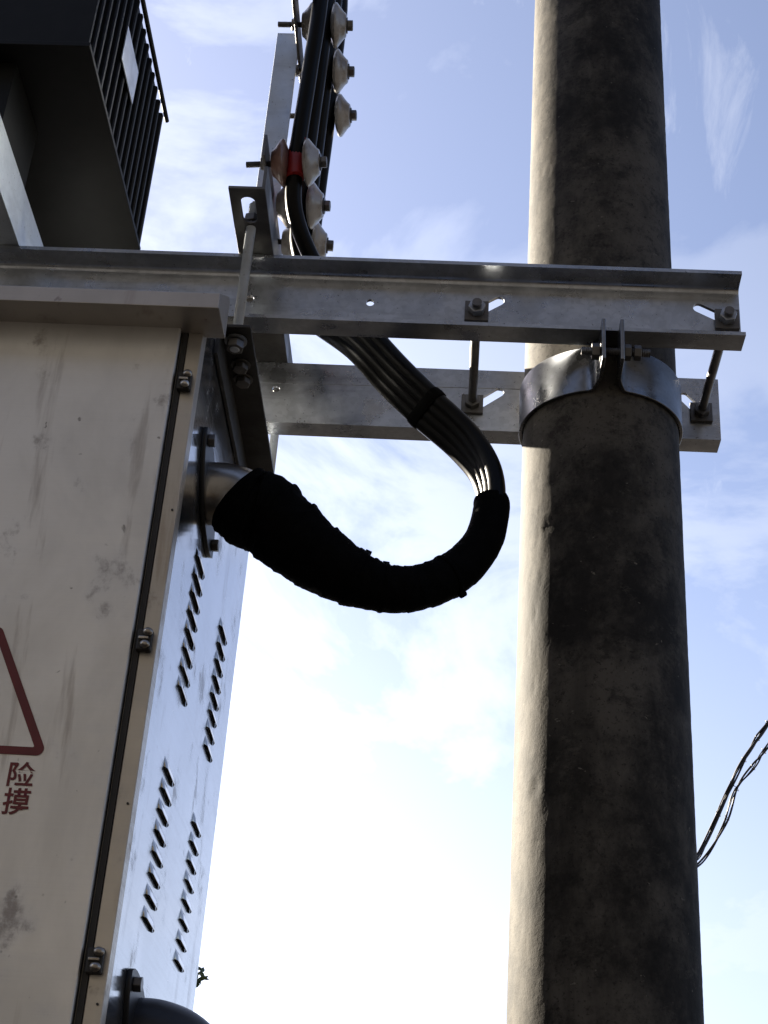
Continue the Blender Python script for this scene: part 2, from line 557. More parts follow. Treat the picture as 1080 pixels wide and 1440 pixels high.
# ------------------------------------------------------------------ channel beams
ZB, H, P, TW = 3.20, .14, .046, .007
def beam(name, y_web, sign, x_right, slots, holes, label):
    """y_web: face of the web against the pole; sign -1 flanges towards the camera, +1 away"""
    ft, fr = .0072, .0115
    bm = B()
    yw = y_web + sign * TW
    def prof(z, s):
        pr = [(y_web, z), (y_web + sign * P, z), (y_web + sign * P, z + s * ft)]
        pr += [(yw + sign * .010, z + s * fr)]
        for i in range(1, 5):
            a = PI / 2 * i / 5
            pr.append((yw + sign * .010 * (1 - math.sin(a)), z + s * (fr + .010 * (1 - math.cos(a)))))
        pr += [(yw, z + s * (fr + .010)), (y_web, z + s * (fr + .010))]
        return pr
    extrude_x(bm, prof(ZB + H, -1), -3.2, x_right)
    extrude_x(bm, prof(ZB, 1), -3.2, x_right)
    z0, z1 = ZB + fr + .010, ZB + H - fr - .010
    hs = [slot_pts(a, b, .0095) for a, b in slots] + [slot_pts(c, c, r) for c, r in holes]
    merge(bm, sheet([(-3.2, z0), (x_right, z0), (x_right, z1), (-3.2, z1)], hs, TW, T(0, y_web + sign * TW / 2, 0) @ XZ))
    bmesh.ops.remove_doubles(bm, verts=bm.verts, dist=1e-6)
    o = obj(name, bm, 'galv', smooth=True)
    return tag(o, label, 'beam', 'steel channel beams gripping the pole')
YB = .286
beam('channel_beam', 0, -1, 0.0, [((-.466, 3.256), (-.424, 3.285)), ((-.072, 3.286), (-.028, 3.262))],
     [((-.653, 3.271), .0075), ((-.869, 3.27), .0075), ((-1.6, 3.27), .0075)],
     'long galvanised steel channel beam in front of the pole, flanges towards the viewer')
beam('channel_beam', YB, 1, .012, [((-.462, 3.250), (-.412, 3.289)), ((-.056, 3.296), (-.022, 3.256))],
     [((-.847, 3.277), .0075), ((-1.6, 3.27), .0075)],
     'galvanised steel channel beam behind the pole, flat web facing the viewer')

def hexnut(bm, p0, p1, r, rot=0.): return cyl(bm, p0, p1, r, 6, rot=rot)
def through_bolt(x, z, label):
    e = empty('through_bolt', (x, 0, z))
    wobj('rod', cyl(B(), (x, -.020, z), (x, YB + .012, z), .0085, 18), 'bolt', e, smooth=True)
    bm = B(); box(bm, x - .021, x + .021, -.0155, -.0075, z - .021, z + .021)
    wobj('square_washer', bm, 'galv_dark', e, bevel=.001)
    bm = B(); box(bm, x - .021, x + .021, YB - .008, YB - .0005, z - .021, z + .021)
    wobj('square_washer', bm, 'galv_dark', e, bevel=.001)
    n = wobj('nut', hexnut(B(), (x, -.0156, z), (x, -.031, z), .0155, .2), 'galv', e, bevel=.001)
    wobj('bolt_end', threaded(B(), (x, -.0312, z), (x, -.040, z), .0085, .003, 16), 'bolt', n, smooth=True)
    wobj('nut', hexnut(B(), (x, YB - .0085, z), (x, YB - .022, z), .0155, .5), 'bolt', e, bevel=.001)
    tag(e, label, 'bolt', 'long bolts joining the two beams')
through_bolt(-.463, 3.256, 'long through bolt joining both beams left of the pole, beside the cable loop')
through_bolt(-.024, 3.258, 'long through bolt joining both beams at their right ends, right of the pole')

# ------------------------------------------------------------------ pole clamp (two half bands with lugs)
hc = empty('pole_clamp', (PC.x, PC.y, 3.105))
R0 = pole_r(3.15) + .0012
def half_band(side):
    path = []
    gap = .0125
    th0 = math.radians(13)
    # from front lug round to back lug; angle measured from -Y
    for k in range(49):
        th = th0 + (PI - 2 * th0) * k / 48
        path.append(Vector((side * R0 * math.sin(th), -R0 * math.cos(th), 0)))
    lug_f = [Vector((side * gap, -R0 - .088, 0)), Vector((side * gap, -R0 - .03, 0)), Vector((side * (gap + .004), -R0 - .012, 0)), Vector((side * (gap + .011), -R0 - .002, 0))]
    lug_b = [Vector((v.x, -v.y, 0)) for v in reversed(lug_f)]
    path = lug_f + path + lug_b
    bm = B()
    t = .0065
    z0, z1 = 3.105, 3.197
    rows = []
    n = len(path)
    for i, p in enumerate(path):
        d = (path[min(i + 1, n - 1)] - path[max(i - 1, 0)]).normalized()
        nr = Vector((d.y, -d.x, 0)) * side
        if nr.dot(p) < 0 and 3 < i < n - 4: nr = -nr
        zz0, zz1 = z0, z1
        if i < 3 or i > n - 4: zz0, zz1 = z0 + .008, z1 - .001
        q = p + nr * t
        rows.append([bm.verts.new((PC.x + v.x, PC.y + v.y, z)) for v, z in ((p, zz0), (q, zz0 ), (q, zz1), (p, zz1))])
    for a, b in zip(rows, rows[1:]):
        for i in range(4): bm.faces.new((a[i], a[(i + 1) % 4], b[(i + 1) % 4], b[i]))
    bm.faces.new(rows[0]); bm.faces.new(rows[-1])
    return bm
for s in (-1, 1):
    wobj('half_band', half_band(s), 'galv_mid', hc, smooth=True, bevel=.0012)
for yy, side in ((PC.y - R0 - .066, 1), (PC.y + R0 + .066, 0)):
    zb = 3.142
    b = wobj('clamp_bolt', threaded(B(), (PC.x - .052, yy, zb), (PC.x + .064, yy, zb), .0075, .003, 14), 'bolt', hc, smooth=True)
    wobj('nut', hexnut(B(), (PC.x - .0345, yy, zb), (PC.x - .0205, yy, zb), .0145), 'bolt', b, bevel=.001)
    wobj('bolt_head', hexnut(B(), (PC.x + .0205, yy, zb), (PC.x + .032, yy, zb), .0145), 'bolt', b, bevel=.001)
    wobj('nut', hexnut(B(), (PC.x + .037, yy, zb), (PC.x + .049, yy, zb), .0135), 'bolt', b, bevel=.001)
tag(hc, 'galvanised steel band clamp around the pole with two upright bolted lugs', 'clamp')

# ------------------------------------------------------------------ hanger angles and rods
def angle_y(name, x0, x1, z, leg, t, y0, y1, side, upd, mat, holes, label):
    """steel angle running in depth: horizontal leg x0..x1 at z, vertical leg on `side` edge going up (upd=1) or down"""
    bm = sheet([(x0, y0), (x1, y0), (x1, y1), (x0, y1)], [slot_pts(a, b, r) for a, b, r in holes], t, T(0, 0, z + t / 2))
    za, zb2 = (z + t, z + leg) if upd > 0 else (z - leg + t, z)
    xa, xb = (x1 - t, x1) if side > 0 else (x0, x0 + t)
    box(bm, xa, xb, y0, y1, za, zb2)
    o = obj(name, bm, mat, bevel=.0008)
    return tag(o, label, 'angle bar')
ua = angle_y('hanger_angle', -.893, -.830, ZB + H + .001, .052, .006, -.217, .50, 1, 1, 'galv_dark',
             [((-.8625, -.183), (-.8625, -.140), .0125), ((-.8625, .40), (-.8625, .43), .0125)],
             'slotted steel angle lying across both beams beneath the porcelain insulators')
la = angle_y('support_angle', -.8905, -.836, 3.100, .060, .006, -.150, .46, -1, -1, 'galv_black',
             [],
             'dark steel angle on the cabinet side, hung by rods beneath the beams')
def rod(x, y, label):
    e = empty('hanger_rod', (x, y, 3.06))
    wobj('rod', threaded(B(), (x, y, 3.078), (x, y, 3.392), .0088, .0026, 12), 'galv_light', e, smooth=True)
    for z0, z1 in ((3.079, 3.0935), (3.3500, 3.3645)):
        wobj('nut', hexnut(B(), (x, y, z0), (x, y, z1), .0155, .3), 'bolt', e, bevel=.001)
    wobj('washer', cyl(B(), (x, y, 3.0945), (x, y, 3.0985), .019, 24), 'galv', e)
    tag(e, label, 'rod', 'threaded rods hanging the support angle')
rod(-.8635, -.116, 'threaded hanger rod in front of the front beam')
rod(-.8580, .415, 'threaded hanger rod behind the rear beam')
for i, yy in enumerate((-.045, -.002)):
    e = empty('mounting_bolt', (-.8625, yy, 3.085))
    wobj('bolt_head', hexnut(B(), (-.8625, yy, 3.0865), (-.8625, yy, 3.0965), .0135, .4 + i), 'bolt', e, bevel=.001)
    wobj('washer', cyl(B(), (-.8625, yy, 3.0968), (-.8625, yy, 3.0995), .017, 20), 'bolt', e)
    tag(e, ['front one of two hex bolts under the dark angle on the cabinet side',
            'rear one of two hex bolts under the dark angle on the cabinet side'][i], 'bolt', 'bolts under the support angle')

# ------------------------------------------------------------------ cabinet
cb = empty('distribution_cabinet', (-1.45, .11, 1.70))
XS, YF, YK, ZT = -.892, -.25, .48, 3.085
# carcass: top, back, left, bottom, inner partition walls
bm = B()
box(bm, -2.0, XS - .002, YK - .002, YK, 1.70, ZT)
box(bm, -2.0, -1.998, YF + .002, YK - .002, 1.70, ZT)
box(bm, -1.998, XS - .002, YF + .002, YK - .002, 1.70, 1.702)
box(bm, -1.998, XS - .026, YF + .004, YF + .006, 1.702, ZT - .003)
wobj('carcass', bm, 'frame', cb)
bm = B(); box(bm, -1.998, XS - .002, YF + .002, YK - .002, ZT - .002, ZT)
wobj('roof_panel', bm, 'low_bounce_top', cb)
bm = B()
box(bm, XS - .022, XS + .001, YF, YF + .03, 1.70, ZT - .001)
box(bm, -1.99, XS - .0225, YF, YF + .0035, 3.045, ZT - .001)
wobj('door_frame', bm, 'frame', cb, bevel=.0012)
bm = B(); box(bm, XS - .0305, XS - .0225, YF - .002, YF + .003, 1.72, 3.040)
box(bm, XS - .0365, XS - .0325, YF - .006, YF + .003, 1.72, 3.040)
wobj('door_seal', bm, 'rubber', cb)
bm = B(); box(bm, -1.46, XS - .033, YF - .014, YF - .0005, 1.74, 3.030)
door = wobj('door', bm, 'door', cb, bevel=.002)
tag(door, 'dull stainless steel cabinet door with brown smudges')
# eave over the door
bm = B()
extrude_x(bm, [(YF - .075, 3.006), (YF - .075, 3.034), (YF - .0005, 3.085), (YF - .0005, 3.010), (YF - .072, 3.010), (YF - .072, 3.006)], -2.02, -.858)
box(bm, XS + .0015, -.858, YF, YF + .012, 3.012, 3.084)
wobj('eave', bm, 'eave', cb, bevel=.001)
# side sheet with louvre openings
groups = [(-.055, .030, 2.500, 2.724), (.250, .336, 2.524, 2.748), (-.075, .014, 2.142, 2.362), (.228, .318, 2.158, 2.382)]
holes, spots = [], []
for (ya, yb, za, zb_) in groups:
    for k in range(8):
        z = za + (zb_ - za) * k / 7
        holes.append([(ya + .002, z - .0034), (yb - .002, z - .0034), (yb - .002, z + .0012), (ya + .002, z + .0012)])
        spots.append((ya, yb, z))
bm = sheet([(YF + .031, 1.70), (YK, 1.70), (YK, ZT - .003), (YF + .031, ZT - .003)], holes, .0015, T(XS - .00075, 0, 0) @ YZ)
sp = wobj('side_panel', bm, 'side', cb)
tag(sp, 'scratched stainless side sheet with four columns of louvres')
def louver_mesh(w):
    """hood pressed outwards, open underneath: local origin at the middle of the slot"""
    bm = B()
    rows = []
    for s in (0, .03, .06, .10, .14, .3, .5, .7, .86, .90, .94, .97, 1):
        y = -w / 2 + w * s
        e = min(1, min(s, 1 - s) / .14)
        e = math.sin(e * PI / 2)
        zt = .0130
        prof = [(0, zt), (.0018 * e, zt - .0020), (.0038 * e, .005), (.0050 * e, -.0028), (.0044 * e, -.0031), (.0034 * e, .004)]
        rows.append([bm.verts.new((x + .0002, y, z)) for x, z in prof])
    for a, b in zip(rows, rows[1:]):
        for j in range(len(a) - 1): bm.faces.new((a[j], a[j + 1], b[j + 1], b[j]))
    return bm
lm = None
for (ya, yb, z) in spots:
    if lm is None:
        lo = obj('louver', louver_mesh(.090), 'side', cb, smooth=True)
        lm = lo.data
    else:
        lo = obj('louver', None, 'side', cb, me=lm)
    lo.location = Vector((XS, (ya + yb) / 2, z)) - cb.location
# hinges
def hinge(z):
    x = XS - .012
    h = wobj('hinge', box(B(), x - .014, x + .007, YF - .012, YF - .0008, z - .017, z + .015), 'rubber', cb, bevel=.002)
    for dz, dx in ((.009, .001), (-.010, -.001)):
        bm = B()
        bmesh.ops.create_uvsphere(bm, u_segments=16, v_segments=10, radius=.0072)
        bmesh.ops.scale(bm, vec=(1, .8, .85), verts=bm.verts)
        bmesh.ops.translate(bm, vec=(x + dx, YF - .0155, z + dz), verts=bm.verts)
        wobj('pin_head', bm, 'pipe', h, smooth=True)
    wobj('hinge_leaf', box(B(), x - .011, x + .003, YF - .0175, YF - .0122, z - .0025, z + .0015), 'pipe', h, bevel=.0008)
for z in (2.915, 2.476, 2.032): hinge(z)
for z in (2.69, 2.24, 1.98):
    wobj('rivet', cyl(B(), (XS - .006, YF - .0002, z), (XS - .006, YF - .0018, z), .0017, 10), 'rubber', cb)
# printed warning triangle and characters (flat print on the door)
YD = YF - .0145
def rounded_tri(c, w, h, r):
    V = [Vector((c[0] - w / 2, c[1])), Vector((c[0] + w / 2, c[1])), Vector((c[0], c[1] + h))]
    out = []
    for i in range(3):
        a, b, d = V[i - 1], V[i], V[(i + 1) % 3]
        u1, u2 = (a - b).normalized(), (d - b).normalized()
        half = u1.angle(u2) / 2
        cen = b + (u1 + u2).normalized() * (r / math.sin(half))
        t1, t2 = b + u1 * (r / math.tan(half)), b + u2 * (r / math.tan(half))
        a1 = math.atan2(t1.y - cen.y, t1.x - cen.x); a2 = math.atan2(t2.y - cen.y, t2.x - cen.x)
        while a2 < a1: a2 += 2 * PI
        if a2 - a1 > PI: a2 -= 2 * PI
        out += [(cen.x + r * math.cos(a1 + (a2 - a1) * k / 8), cen.y + r * math.sin(a1 + (a2 - a1) * k / 8)) for k in range(9)]
    return out
tri_o = rounded_tri((-1.115, 2.295), .205, .198, .010)
tri_i = rounded_tri((-1.115, 2.3065), .166, .161, .0015)
wobj('warning_triangle', sheet(tri_o, [tri_i], .0004, T(0, YD - .0003, 0) @ XZ), 'sign', cb)
def glyph(ch, x0, x1, z0, z1):
    cu = bpy.data.curves.new('t', 'FONT')
    cu.body = ch; cu.size = 1; cu.fill_mode = 'FRONT'; cu.offset = .015
    o = bpy.data.objects.new('t', cu); COL.objects.link(o)
    dg = bpy.context.evaluated_depsgraph_get()
    me = bpy.data.meshes.new_from_object(o.evaluated_get(dg))
    bm = B(); bm.from_mesh(me)
    bpy.data.objects.remove(o); bpy.data.curves.remove(cu); bpy.data.meshes.remove(me)
    if not bm.verts: return bm
    xs = [v.co.x for v in bm.verts]; ys = [v.co.y for v in bm.verts]
    for v in bm.verts:
        u = (v.co.x - min(xs)) / (max(xs) - min(xs)); w = (v.co.y - min(ys)) / (max(ys) - min(ys))
        v.co = (x0 + (x1 - x0) * u, YD - .0005, z0 + (z1 - z0) * w)
    return bm
g = wobj('painted_character', glyph('险', -1.0605, -1.0245, 2.2505, 2.2855), 'sign', cb)
g = wobj('painted_character', glyph('摸', -1.0605, -1.0240, 2.2115, 2.2485), 'sign', cb)

# cable outlets: two-bolt flange, stub, elbow
def outlet(yc, zc, mat, path, lab):
    e_path = spline(path, 8)
    p = wobj('cable_outlet', tube(B(), e_path, .052, 32), mat, cb, smooth=True)
    tag(p, lab)
    d = Vector((0, .82, -.57)).normalized()      # direction of the flange ears
    q = Vector((0, .57, .82)).normalized()
    pts = []
    for k in range(48):
        a = 2 * PI * k / 48
        ca, sa = math.cos(a), math.sin(a)
        rr = 1 / ((abs(ca) / .118) ** 1.5 + (abs(sa) / .058) ** 1.5) ** (1 / 1.5)
        v = d * ca * rr + q * sa * rr
        pts.append((v.y + yc, v.z + zc))
    fl = wobj('flange', sheet(pts, [], .007, T(XS + .0042, 0, 0) @ YZ), 'flange', p)
    for s in (-1, 1):
        c = Vector((XS + .008, yc, zc)) + d * s * .094
        wobj('flange_bolt', hexnut(B(), c, c + Vector((.011, 0, 0)), .011, .3), 'bolt', p, bevel=.001)
outlet(-.045, 2.840, 'pipe', [(XS + .001, -.045, 2.84), (-.862, -.046, 2.839), (-.838, -.048, 2.832), (-.815, -.052, 2.815), (-.797, -.055, 2.795)],
       'polished steel pipe stub with black flange leading to the wrapped cables')
outlet(-.030, 1.985, 'hose', [(XS + .001, -.03, 1.985), (-.860, -.03, 1.984), (-.825, -.03, 1.972), (-.800, -.03, 1.945), (-.788, -.03, 1.90), (-.785, -.03, 1.80), (-.785, -.03, 1.60)],
       'dark blue conduit elbow turning down from the cabinet side')
tag(cb, 'stainless steel distribution cabinet with red warning triangle, hung under the beams', 'cabinet')

# ------------------------------------------------------------------ transformer and its bearer
tr = empty('transformer', (-1.55, -.007, 3.44))
XT, Y0, Y1, Z0, Z1 = -1.160, -.280, .280, 3.600, 3.975
bm = B(); box(bm, -2.05, XT, Y0, Y1, Z0, Z0 + .010)
wobj('base_plate', bm, 'tank', tr, bevel=.001)
bm = B(); box(bm, -1.97, XT - .085, Y0 + .004, Y1 - .002, Z0 + .0105, Z1 - .03)
box(bm, -1.97, XT - .004, Y0 + .002, Y0 + .012, Z0 + .0105, Z1 + .059)
tk = wobj('tank', bm, 'tank', tr, bevel=.001)
bm = B(); box(bm, -2.0, XT - .03, Y0 - .01, Y1 + .01, Z1 + .06, Z1 + .085)
box(bm, -1.93, XT - .10, Y0 + .05, Y1 - .05, Z1 - .03, Z1 + .06)
wobj('lid', bm, 'tank', tr, bevel=.002)
fm = None
nf = 14
for k in range(nf):
    y = Y0 + .034 + (Y1 - .010 - Y0 - .034) * k / (nf - 1)
    if fm is None:
        bm = B(); extrude_z(bm, [(0, -.0062), (.080, -.0062), (.083, -.004), (.083, .004), (.080, .0062), (0, .0062)], 0, Z1 - Z0 - .012)
        f = obj('cooling_fin', bm, 'tank', tr); fm = f.data
    else: f = obj('cooling_fin', None, 'tank', tr, me=fm)
    f.location = Vector((XT - .0845, y, Z0 + .0112)) - tr.location
wobj('fin_rail', cyl(B(), (XT + .0045, Y0 - .0, Z1 - .002), (XT + .0045, Y1 + .008, Z1 - .002), .0050, 10), 'tank', tr, smooth=True)
wobj('nameplate', box(B(), XT + .0005, XT + .0030, -.100, .022, 3.760, 3.846), 'plate', tr, bevel=.0005)
wobj('foot', box(B(), -1.345, -1.300, -.235, -.06, 3.447, 3.5995), 'tank', tr, bevel=.001)
for x in (-1.42, -1.86):
    bm = B(); box(bm, x, x + .012, Y0 + .05, Y1 - .03, 3.446, Z0 - .0005)
    box(bm, x + .0125, x + .07, Y0 + .05, Y1 - .03, 3.446, 3.456)
    wobj('skid', bm, 'tank', tr, bevel=.001)
tag(tr, 'dark green finned transformer on top of the beams, seen from below', 'transformer')
def bearer(x):
    bm = B()
    ya, yb = -.42, .62
    extrude_y(bm, [(x, 3.342), (x - .048, 3.342), (x - .048, 3.350), (x - .007, 3.353), (x - .007, 3.433), (x - .048, 3.436), (x - .048, 3.444), (x, 3.444)], ya, yb)
    return obj('support_channel', bm, 'galv_light', bevel=.001)
tag(bearer(-1.292), 'pale galvanised channel lying across the beams under the transformer', 'beam')

# ------------------------------------------------------------------ cable bracket and insulators
br = empty('cable_bracket', (-.88, .08, 3.348))
bm = B()
yu = .085
box(bm, -.9015, -.8535, yu, yu + .005, 3.3485, 4.036)
box(bm, -.9015, -.8965, yu + .0052, yu + .05, 3.3485, 4.036)
wobj('upright', bm, 'galv_light', br, bevel=.001)
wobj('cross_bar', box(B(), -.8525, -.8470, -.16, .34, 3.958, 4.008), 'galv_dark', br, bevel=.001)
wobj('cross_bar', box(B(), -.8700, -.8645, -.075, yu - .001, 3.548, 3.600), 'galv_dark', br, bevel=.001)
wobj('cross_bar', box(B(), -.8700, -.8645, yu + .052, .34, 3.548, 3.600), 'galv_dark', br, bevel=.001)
tag(br, 'upright galvanised steel bracket with cross bars carrying the cable insulators', 'bracket')

def insulator(loc, label, first, left='porcelain', group='porcelain cable clamps'):
    e = empty('spool_insulator', loc)
    e.rotation_euler = (random.uniform(0, 6.28), random.uniform(-.05, .05), random.uniform(-.06, .06))
    if first is None:
        prof = [(.0135, .020), (.0150, .031), (.0190, .043), (.0225, .0455), (.0265, .0440), (.0330, .035), (.0400, .0265), (.0440, .0235), (.0450, .020)]
        c1 = obj('porcelain_cone', lathe_x(B(), prof), 'porcelain', e, smooth=True)
        c2 = obj('porcelain_cone', lathe_x(B(), [(-x, r) for x, r in prof]), left, e, smooth=True)
        bm = threaded(B(), (-.094, 0, 0), (.051, 0, 0), .0062, .0024, 12)
        b = obj('bolt', bm, 'bolt', e, smooth=True)
        n1 = obj('nut', hexnut(B(), (-.066, 0, 0), (-.0555, 0, 0), .0125), 'bolt', b, bevel=.001)
        n2 = obj('bolt_head', hexnut(B(), (.0475, 0, 0), (.0580, 0, 0), .0115), 'bolt', b, bevel=.001)
        n3 = obj('washer', cyl(B(), (.0453, 0, 0), (.0473, 0, 0), .016, 20), 'bolt', b)
    else:
        def cp(src, par):
            c = src.copy(); COL.objects.link(c); c.parent = par
            return c
        for ch in first.children:
            c = cp(ch, e)
            for g_ in ch.children: cp(g_, c)
        if left != 'porcelain':
            for c in e.children:
                if c.name.startswith('porcelain') and min(v.co.x for v in c.data.vertices) < -.01:
                    c.data = c.data.copy(); c.data.materials[0] = MATS[left]
    return tag(e, label, 'insulator', group)
UPY = [-.085, .012, .105, .220]
LOY = [-.030, .090, .205, .310]
i0 = insulator((-.795, UPY[1], 3.983), 'topmost porcelain cable insulator in the photo, cut by the upper edge', None)
insulator((-.793, UPY[2], 3.950), 'second porcelain insulator from the top, on the right of the black cables', i0)
insulator((-.792, UPY[3], 3.938), 'third porcelain insulator from the top, on the right of the black cables', i0)
insulator((-.812, LOY[0], 3.573), 'porcelain insulator with a brown stained half gripping the red taped cable', i0, 'porcelain_brown')
insulator((-.812, LOY[1], 3.575), 'porcelain insulator just below the red taped one', i0)
insulator((-.812, LOY[2], 3.575), 'lowest porcelain insulator, partly hidden by the front beam', i0)

# ------------------------------------------------------------------ cables, tape, sleeve
LOOP = [(-0.674, 0.100, 3.266), (-0.610, 0.100, 3.190), (-0.542, 0.095, 3.115), (-0.476, 0.085, 3.043), (-0.434, 0.070, 2.968), (-0.424, 0.055, 2.890), (-0.438, 0.040, 2.817), (-0.480, 0.020, 2.751), (-0.538, 0.003, 2.711), (-0.598, -0.012, 2.700), (-0.664, -0.025, 2.720), (-0.730, -0.036, 2.759), (-0.785, -0.045, 2.803)]
sprd = [(.0135, .011), (.0135, .010), (.0130, .010), (.0110, .010), (.0075, .0095), (.0050, .0090)]
comp = [(.0100, -.0100), (.0100, .0100), (-.0100, -.0100), (-.0100, .0100)]
cab_labels = ['black cable with a red tape band, nearest of the four cable runs',
              'second nearest of the four black cables in the hanging loop',
              'third nearest of the four black cables in the hanging loop',
              'farthest of the four black cables in the hanging loop']
for k in range(4):
    u, l = UPY[k], LOY[k]
    s = 1.5 - k
    pts = [(-1.42, u * .6, 4.25), (-1.34, u * .6, 4.62), (-1.10, u * .8, 4.82), (-.88, u - .03, 4.66), (-.797, u - .02, 4.33), (-.794, u, 3.965), (-.803, (u + l) / 2, 3.77), (-.812, l, 3.575),
           (-.806, l * .8 + .03, 3.475), (-.765 + .010 * s, .060 + .045 * k, 3.375)]
    for j, c in enumerate(LOOP):
        c = Vector(c)
        d = (Vector(LOOP[min(j + 1, len(LOOP) - 1)]) - Vector(LOOP[max(j - 1, 0)]))
        nrm = Vector((-d.z, 0, d.x)).normalized()      # outer side of the loop
        if j < 6:
            w, yv = sprd[j]
            pts.append(c + nrm * w * s + Vector((0, -yv * s, 0)))
        else:
            a, b_ = comp[k]
            pts.append(c + nrm * a + Vector((0, b_, 0)))
    o = obj('power_cable', tube(B(), spline(pts, 8), .0155, 14), 'cable', smooth=True)
    tag(o, cab_labels[k], 'cable', 'black cables')
    if k == 0:
        P_ = [Vector((-.809, l - .004, 3.625)), Vector((-.8115, l, 3.600)), Vector((-.812, l, 3.575)), Vector((-.8105, l + .002, 3.540))]
        obj('red_tape_band', tube(B(), spline(P_, 4), .0176, 18), 'red', o, smooth=True)

def tie(pts, a, b_, label):
    bm = B()
    pp = spline(pts, 6)
    tube(bm, pp, [1 + .05 * math.sin(j * 1.7) for j in range(len(pp))], 28, ell=(a, b_))
    tag(obj('tape_wrap', bm, 'tape', smooth=True), label, 'tape')
c1, c2 = Vector(LOOP[2]), Vector(LOOP[1])
dd = (c2 - c1).normalized()
def bundle_wrap(cen, dirv, half_n, half_y, L, label):
    nrm = Vector((-dirv.z, 0, dirv.x)).normalized()
    ey = dirv.cross(nrm)
    bm = B()
    rows = []
    n = 40
    # wrap follows the slanted ribbon of four cables: stadium profile along the ribbon axis
    ax = (nrm * .0130 + Vector((0, -.010, 0)))
    axl = ax.length; ax.normalize()
    bx = dirv.cross(ax).normalized()
    for j in range(7):
        t = j / 6
        rr = .0168 + .0008 * math.sin(t * PI) + .0004 * (j % 2)
        row = []
        for i in range(n):
            a = 2 * PI * i / n
            off = axl * 1.5 * (1 if math.cos(a) > 0 else -1)
            row.append(bm.verts.new(cen - dirv * (L * (t - .5)) + ax * (off + rr * math.cos(a)) + bx * rr * math.sin(a)))
        rows.append(row)
    for a, b in zip(rows, rows[1:]):
        for i in range(n): bm.faces.new((a[i], a[(i + 1) % n], b[(i + 1) % n], b[i]))
    bm.faces.new(rows[0]); bm.faces.new(rows[-1])
    tag(obj('tape_wrap', bm, 'tape', smooth=True), label, 'tape')
dv = (Vector(LOOP[3]) - Vector(LOOP[1])).normalized()
bundle_wrap(Vector(LOOP[2]) - dv * .004, dv, .05, .03, .022, 'black tape binding the four cables together below the front beam')

sl_pts = [Vector(LOOP[4]).lerp(Vector(LOOP[5]), .72)] + [Vector(p) for p in LOOP[5:]] + [Vector((-.815, -.049, 2.812)), Vector((-.836, -.052, 2.829))]
sl_r = [.0310, .0308, .0325, .0355, .0365, .0385, .0490, .0590, .0645, .0630, .0600]
pp = spline(sl_pts, 26)
rr = lerp_list(sl_r, 26)
lap_at = []
x_ = 0
while x_ < len(pp):
    lap_at.append(x_); x_ += random.uniform(9, 21)
def wr(j, i, a):
    t = j / len(pp)
    k = .18 + .82 * min(1, max(0, t - .12) * 2.2)
    ca, sa = math.cos(a), math.sin(a)
    f = 1 + k * (.045 * noise.noise(Vector((ca * 1.1, sa * 1.1, j * .09))) + .035 * noise.noise(Vector((ca * 2.4, sa * 2.4, j * .30 + 7))) + .020 * noise.noise(Vector((ca * 5, sa * 5, j * .55 + 3))))
    jj = j + 5.0 * math.sin(a + j * .05) + 2.5 * noise.noise(Vector((ca * 2, sa * 2, 11)))   # uneven overlapping turns of cloth
    best = max([q for q in lap_at if q <= jj], default=0)
    nxt = min([q for q in lap_at if q > jj], default=best + 14)
    lap = max(0., min(1., (jj - best) / max(1., nxt - best)))
    f += k * .055 * (lap ** 2)
    if j < 9: f *= .90 + .10 * math.sin(j / 9 * PI / 2)      # taped, tapering end
    return f
bm = tube(B(), pp, rr, 40, True, wr)
slv = obj('cable_sleeve', bm, 'wrap', smooth=True)
tag(slv, 'thick black wrapped sleeve around the lower cable loop, leading into the cabinet', 'sleeve')
for jj, ang in ((84, .5), (128, 2.2), (146, 2.6)):
    bm = B()
    c = pp[jj]; d = (pp[jj + 1] - pp[jj - 1]).normalized()
    seg = [c - d * .004, c - d * .0015, c + d * .0015, c + d * .004]
    tube(bm, seg, [rr[jj] * 1.03, rr[jj] * 1.06, rr[jj] * 1.06, rr[jj] * 1.03], 36)
    nrm = Vector((-d.z, 0, d.x)).normalized()
    hd = c + (nrm if jj == 84 else -nrm) * rr[jj] * 1.09
    u, w = frame_of(d)
    cyl(bm, hd - d * .005, hd + d * .005, .0062, 10)
    obj('cable_tie', bm, 'wrap', slv, smooth=True)

# ------------------------------------------------------------------ lashed wires beyond the pole
def wire_bundle(pts, offs, label, rings_at):
    e = empty('overhead_wire', pts[0])
    base = spline(pts, 14)
    n = len(base)
    for q, (r, ph, amp) in enumerate(offs):
        line = []
        for j, p in enumerate(base):
            t = j / (n - 1)
            taper = min(1, t * 9)
            line.append(p + Vector((math.cos(ph + t * 19), .5 * math.sin(ph + t * 19), math.sin(ph + t * 17 + q))) * amp * taper)
        wobj('wire', tube(B(), line, r, 8), 'wire', e, smooth=True)
    for t in rings_at:
        p = base[int(t * (n - 1))]
        d = (base[min(n - 1, int(t * (n - 1)) + 1)] - base[max(0, int(t * (n - 1)) - 1)]).normalized()
        u, w = frame_of(d + Vector((.5, -.9, .2)))
        ring = [p + (u * math.cos(a) + w * math.sin(a)) * .0052 + d * .0006 * a for a in [k * 2 * PI * 1.1 / 24 for k in range(25)]]
        wobj('lashing_ring', tube(B(), ring, .0006, 6), 'wire', e, smooth=True)
    tag(e, label, 'wire', 'lashed wires right of the pole')
A = Vector((-.105, .262, 2.345))
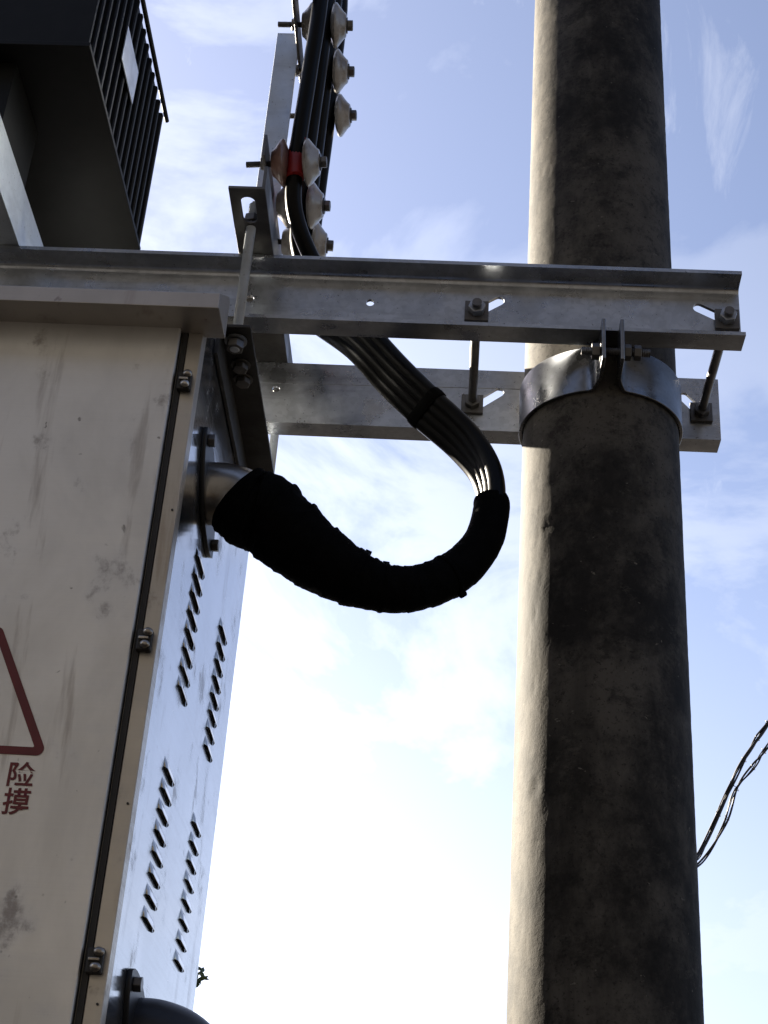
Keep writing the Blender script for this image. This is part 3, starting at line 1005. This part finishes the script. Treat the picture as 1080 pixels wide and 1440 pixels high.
wire_bundle([A, (-.053, .33, 2.402), (-.008, .345, 2.496), (.022, .35, 2.560), (.055, .355, 2.616), (.080, .36, 2.655), (.16, .37, 2.78), (.40, .40, 3.15), (1.2, .5, 4.3), (2.6, .7, 6.2)],
            [(.0016, 0, .0030), (.0026, 2.1, .0022), (.0014, 4.2, .0032), (.0010, 5.2, .0050)], 'upper of two lashed black wires rising to the right behind the pole',
            (.20, .29, .38, .47, .56))
wire_bundle([A + Vector((0, 0, -.006)), (-.050, .33, 2.388), (-.006, .345, 2.462), (.018, .35, 2.527), (.051, .355, 2.572), (.077, .36, 2.612), (.16, .37, 2.735), (.42, .40, 3.10), (1.25, .5, 4.22), (2.7, .7, 6.1)],
            [(.0018, 1, .0028), (.0014, 3.4, .0030), (.0009, 5.0, .0045)], 'lower of two lashed black wires rising to the right behind the pole',
            (.24, .34, .44, .54))

# ------------------------------------------------------------------ far tree, a twig tip of which shows past the cabinet
def tree(base, h, rad):
    e = empty('tree', base)
    bx_, by_, _ = base
    bm = B()
    trunk = [Vector((bx_, by_, 0)), Vector((bx_ + .1, by_, h * .3)), Vector((bx_ - .05, by_ + .1, h * .6)), Vector((bx_, by_, h * .93))]
    tp = spline(trunk, 6)
    tube(bm, tp, [.16 * (1 - .9 * j / len(tp)) for j in range(len(tp))], 9)
    ends = []
    for k in range(34):
        t = random.uniform(.38, .97)
        p = tp[int(t * (len(tp) - 1))]
        a = random.uniform(0, 2 * PI)
        L = rad * (1.15 - t) * random.uniform(.9, 1.5) * 1.6
        q = p + Vector((math.cos(a) * L, math.sin(a) * L, L * .8))
        tube(bm, spline([p, (p + q) / 2 + Vector((0, 0, -.05)), q], 4), .016, 5)
        ends += [(p + q) / 2, q, p * .25 + q * .75]
    # the twig that shows
    tw = Vector((TWX, TWY, TWZ))
    p = Vector((bx_, by_, TWZ - .75))
    tube(bm, spline([p, (p + tw) / 2 + Vector((0, 0, .05)), tw], 5), .014, 5)
    wobj('trunk', bm, 'bark', e, smooth=True)
    bm = B()
    def leaf(c, s):
        n = Vector((random.gauss(0, 1), random.gauss(0, 1), random.gauss(0, 1))).normalized()
        u, w = frame_of(n)
        b = random.uniform(0, 6.28)
        u, w = u * math.cos(b) + w * math.sin(b), w * math.cos(b) - u * math.sin(b)
        vs = [bm.verts.new(c + u * s * x + w * s * .42 * y) for x, y in ((-1, 0), (-.2, 1), (.5, .8), (1, 0), (.5, -.8), (-.2, -1))]
        bm.faces.new(vs)
    for q in ends:
        for i in range(34):
            leaf(q + Vector((random.gauss(0, .17), random.gauss(0, .17), random.gauss(0, .15))), random.uniform(.04, .075))
    for i in range(40):
        leaf(tw + Vector((random.gauss(-.045, .030), random.gauss(0, .03), random.gauss(0, .055))), random.uniform(.028, .046))
    wobj('crown', bm, 'leaf', e)
    tag(e, 'distant leafy tree, only a twig showing beside the cabinet edge', 'tree')
TWX, TWY, TWZ = -2.645, 12.0, 4.81
tree((-3.55, 12.3, 0), 5.1, .62)
